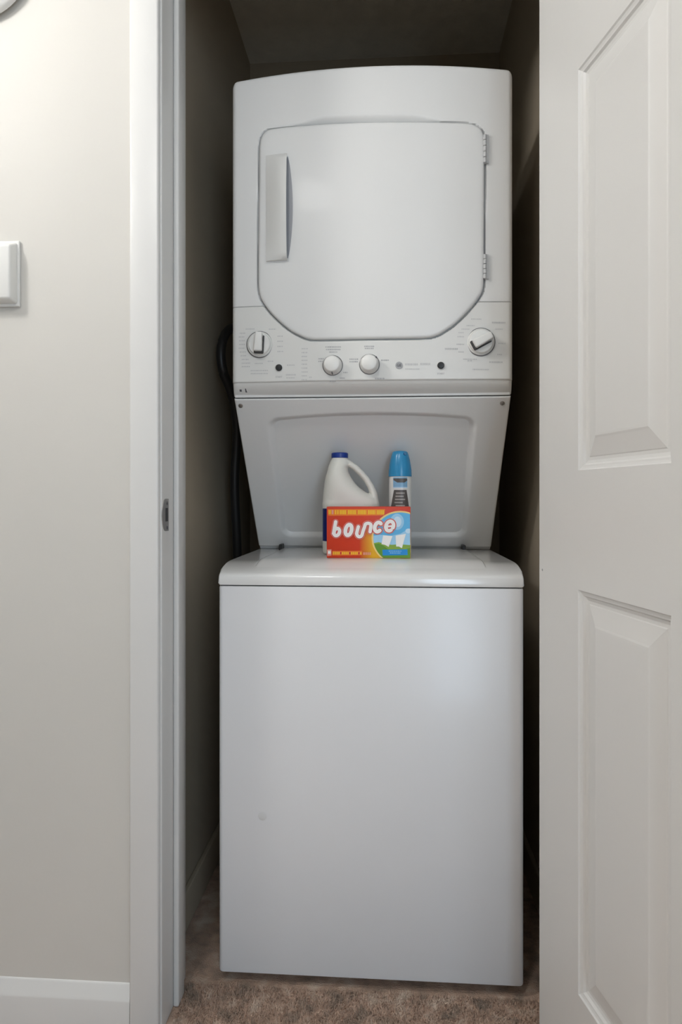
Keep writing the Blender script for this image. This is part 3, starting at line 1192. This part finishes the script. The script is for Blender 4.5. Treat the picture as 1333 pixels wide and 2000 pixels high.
def box_mat():
    m = mat('carton_print', (0.60, 0.036, 0.006), 0.4)
    nt = m.node_tree
    b = nt.nodes['Principled BSDF']
    tc = nt.nodes.new('ShaderNodeTexCoord')
    sep = nt.nodes.new('ShaderNodeSeparateXYZ')
    nt.links.new(tc.outputs['Object'], sep.inputs['Vector'])
    # printed orange glow round the picture: grows to the right, fades upwards
    mx = nt.nodes.new('ShaderNodeMapRange')
    mx.inputs['From Min'].default_value, mx.inputs['From Max'].default_value = -BW * .11, BW * .05
    nt.links.new(sep.outputs['X'], mx.inputs['Value'])
    mz = nt.nodes.new('ShaderNodeMapRange')
    mz.inputs['From Min'].default_value, mz.inputs['From Max'].default_value = BH * .62, BH * .40
    nt.links.new(sep.outputs['Z'], mz.inputs['Value'])
    mul = nt.nodes.new('ShaderNodeMath')
    mul.operation = 'MULTIPLY'
    nt.links.new(mx.outputs[0], mul.inputs[0])
    nt.links.new(mz.outputs[0], mul.inputs[1])
    r = nt.nodes.new('ShaderNodeValToRGB')
    r.color_ramp.elements[0].color = (0.60, 0.036, 0.006, 1)
    r.color_ramp.elements[1].color = (0.78, 0.40, 0.01, 1)
    nt.links.new(mul.outputs[0], r.inputs['Fac'])
    nt.links.new(r.outputs['Color'], b.inputs['Base Color'])
    return m


M['carton'] = box_mat()
bm = bmesh.new()
add_box(bm, -BW / 2, BW / 2, -BD / 2, BD / 2, 0, BH, .0012, 2)
carton = from_bm('carton', bm, 'carton', bxo, True, 40)


# print is laid out in the units of the front face: u 0..1170 across, v 0..730 up
def fp(cx_, cy_, layer):
    return ((cx_ - 100) / 1172 * BW - BW / 2, -BD / 2 - .00015 * layer - .0001, max(0.0004, (790 - cy_) / 735 * BH))


def flat(name, pts, m, layer):
    return mesh(name, [fp(a, b, layer) for a, b in pts], [tuple(range(len(pts)))], m, carton)


def ellipse_clip(cx_, cy_, rx, ry, n_=120, xmax=1266, ymin=62, ymax=784):
    out = []
    for k in range(n_):
        a = 2 * math.pi * k / n_
        out.append((min(xmax, cx_ + rx * math.cos(a)), min(ymax, max(ymin, cy_ + ry * math.sin(a)))))
    ded = [out[0]]
    for p in out[1:]:
        if math.hypot(p[0] - ded[-1][0], p[1] - ded[-1][1]) > .5:
            ded.append(p)
    return ded


EC = (1128, 500, 398, 385)
flat('picture_rim', ellipse_clip(*EC), 'p_cream', 1)
flat('picture_sky', ellipse_clip(EC[0] + 4, EC[1] + 2, EC[2] - 20, EC[3] - 20), 'p_sky', 2)
# lower sky band, pale glow, hills
def arc_region(top_pts):
    cxe, cye, rx, ry = EC[0] + 4, EC[1] + 2, EC[2] - 20, EC[3] - 20
    out = []
    for (a, b) in top_pts:
        out.append((a, b))
    yb = top_pts[0][1]
    left = []
    for k in range(1, 25):
        y = yb + (784 - yb) * k / 24
        s = max(0, 1 - ((y - cye) / ry) ** 2)
        left.append((max(cxe - rx * math.sqrt(s), 100), y))
    return out + [(1266, 784)] + left[::-1]


def left_edge(y):
    return EC[0] + 4 - (EC[2] - 20) * math.sqrt(max(0, 1 - ((y - EC[1] - 2) / (EC[3] - 20)) ** 2))


flat('picture_light_sky', arc_region([(left_edge(470), 470), (850, 455), (1000, 470), (1130, 440), (1266, 360)]), 'p_skylight', 3)
flat('picture_hill', arc_region([(left_edge(575), 575), (830, 560), (900, 580), (1010, 598), (1120, 590), (1266, 600)]), 'p_green2', 4)
flat('picture_meadow', arc_region([(left_edge(590), 590), (830, 580), (900, 615), (960, 660), (1100, 690), (1266, 640)]), 'p_green', 5)
flat('picture_glow', ellipse_clip(1085, 270, 95, 115), 'p_skylight', 4)
flat('picture_glow', ellipse_clip(1090, 270, 55, 75), 'p_sun', 5)
flat('picture_cloud', ellipse_clip(1240, 400, 40, 34, 40), 'p_sun', 4)
flat('picture_towel', [(890, 462), (1022, 472), (968, 628), (920, 600), (868, 588)], 'p_white', 6)
flat('picture_towel', [(1064, 466), (1207, 440), (1152, 645), (1110, 622), (1072, 622)], 'p_white', 6)
flat('blue_banner', [(880, 668), (1228, 660), (1232, 742), (884, 750)], 'p_banner', 6)
for i, (a, b) in enumerate(((970, 1145), (985, 1130))):
    x = a
    rr = random.Random(5 + i)
    while x < b:
        wd = rr.uniform(10, 20)
        flat('banner_print', [(x, 682 + i * 26), (min(b, x + wd), 682 + i * 26), (min(b, x + wd), 693 + i * 26), (x, 693 + i * 26)], 'p_skylight', 7)
        x += wd + 7
# yellow strip of lettering on an orange band
flat('top_band', [(118, 92), (920, 88), (905, 180), (122, 186)], 'p_orange', 1)
x = 128
rr = random.Random(11)
for (a, b, m) in ((126, 160, 'p_yellow'), (172, 204, 'p_pink'), (216, 236, 'p_yellow'), (248, 268, 'p_yellow'), (282, 380, 'p_yellow'), (400, 515, 'p_yellow'), (540, 655, 'p_yellow'), (680, 785, 'p_yellow'), (802, 912, 'p_yellow')):
    x = a
    while x < b - 4:
        wd = rr.uniform(14, 24)
        flat('band_letter', [(x, 104), (min(b, x + wd), 104), (min(b, x + wd), 164), (x, 164)], m, 2)
        x += wd + 5
flat('corner_badge', [(108, 672), (166, 668), (168, 756), (108, 762)], 'p_pink', 1)
flat('corner_badge_print', [(118, 690), (156, 690), (156, 730), (118, 732)], 'p_white', 2)
flat('bottom_strip', [(180, 692), (596, 686), (596, 748), (180, 754)], 'p_orange', 1)
for k in range(16):
    flat('strip_letter', [(188 + k * 25.5, 704), (205 + k * 25.5, 704), (205 + k * 25.5, 738), (188 + k * 25.5, 738)], 'p_red' if k % 5 == 4 else 'p_yellow', 2)
for k in range(4):
    flat('strip_letter', [(615 + k * 28, 706), (634 + k * 28, 706), (634 + k * 28, 744), (615 + k * 28, 744)], 'p_pink', 2)

# the word on the box: fat rounded strokes, letter by letter along its wave
def ell(cx_, cy_, rx, ry, a0, a1, n_=22, sh=.16):
    """slanted arc, angles in degrees clockwise from the right"""
    out = []
    for k in range(n_ + 1):
        a = math.radians(a0 + (a1 - a0) * k / n_)
        x, y = rx * math.cos(a), ry * math.sin(a)
        out.append((cx_ + x - sh * y, cy_ + y))
    return out


STROKES = [
    ('b', 25, [[(228, 272), (214, 350), (199, 440)], ell(243, 418, 38, 52, 0, 360)]),
    ('o', 27, [ell(408, 388, 43, 76, 0, 360)]),
    ('u', 24, [[(545, 342), (530, 400), (522, 440)] + ell(562, 440, 38, 44, 180, 20, 12, 0) + [(612, 400), (632, 345)]]),
    ('n', 24, [[(632, 345)] + ell(680, 320, 42, 28, 200, 350, 12, 0) + [(718, 350), (709, 412)]]),
    ('c', 27, [ell(820, 345, 46, 66, -48, -312)]),
    ('e', 26, [ell(982, 330, 52, 68, 20, -300), [(935, 338), (1030, 330)]]),
]
GS = 4.0
gx, gy = np.arange(120, 1130, GS), np.arange(190, 580, GS)
GXX, GYY = np.meshgrid(gx, gy)


def stroke_field(paths, rad_):
    best = np.full(GXX.shape, 1e9)
    for pth in paths:
        thin = 12 if len(pth) == 2 else 0
        for (ax, ay), (bx_, by_) in zip(pth[:-1], pth[1:]):
            dx_, dy_ = bx_ - ax, by_ - ay
            t_ = np.clip(((GXX - ax) * dx_ + (GYY - ay) * dy_) / (dx_ * dx_ + dy_ * dy_ + 1e-9), 0, 1)
            best = np.minimum(best, np.hypot(GXX - ax - t_ * dx_, GYY - ay - t_ * dy_) + thin)
    return best - rad_


def contour_mesh(name, fld, m, layer):
    """filled region where the field is negative, cut out cell by cell"""
    verts, faces = [], []
    ny_, nx_ = fld.shape
    for j in range(ny_ - 1):
        for i in range(nx_ - 1):
            c4 = [(i, j), (i + 1, j), (i + 1, j + 1), (i, j + 1)]
            f4 = [fld[q[1], q[0]] for q in c4]
            if min(f4) >= 0:
                continue
            poly = []
            for k in range(4):
                a_, b_ = c4[k], c4[(k + 1) % 4]
                fa_, fb_ = f4[k], f4[(k + 1) % 4]
                if fa_ < 0:
                    poly.append((gx[a_[0]], gy[a_[1]]))
                if (fa_ < 0) != (fb_ < 0):
                    t_ = fa_ / (fa_ - fb_)
                    poly.append((gx[a_[0]] + t_ * (gx[b_[0]] - gx[a_[0]]), gy[a_[1]] + t_ * (gy[b_[1]] - gy[a_[1]])))
            if len(poly) > 2:
                b0 = len(verts)
                verts += [fp(p[0], p[1], layer) for p in poly]
                faces.append(tuple(range(b0, b0 + len(poly))))
    me_ = bpy.data.meshes.new(name)
    me_.from_pydata(verts, [], faces)
    me_.materials.append(M[m])
    bm_ = bmesh.new()
    bm_.from_mesh(me_)
    bmesh.ops.remove_doubles(bm_, verts=bm_.verts, dist=1e-6)
    bm_.to_mesh(me_)
    bm_.free()
    return link(bpy.data.objects.new(name, me_), carton)


fields = {ch: stroke_field(paths, rad_) for ch, rad_, paths in STROKES}
allf = np.minimum.reduce(list(fields.values()))
contour_mesh('word_halo', allf - 15, 'p_pink', 9)
contour_mesh('word_outline', allf - 9, 'p_red', 11)
done = None
for ch, _, _ in STROKES:
    fld = fields[ch] if done is None else np.maximum(fields[ch], -done + .01)
    contour_mesh('letter', fld, 'p_white', 13)
    done = fields[ch] if done is None else np.minimum(done, fields[ch])
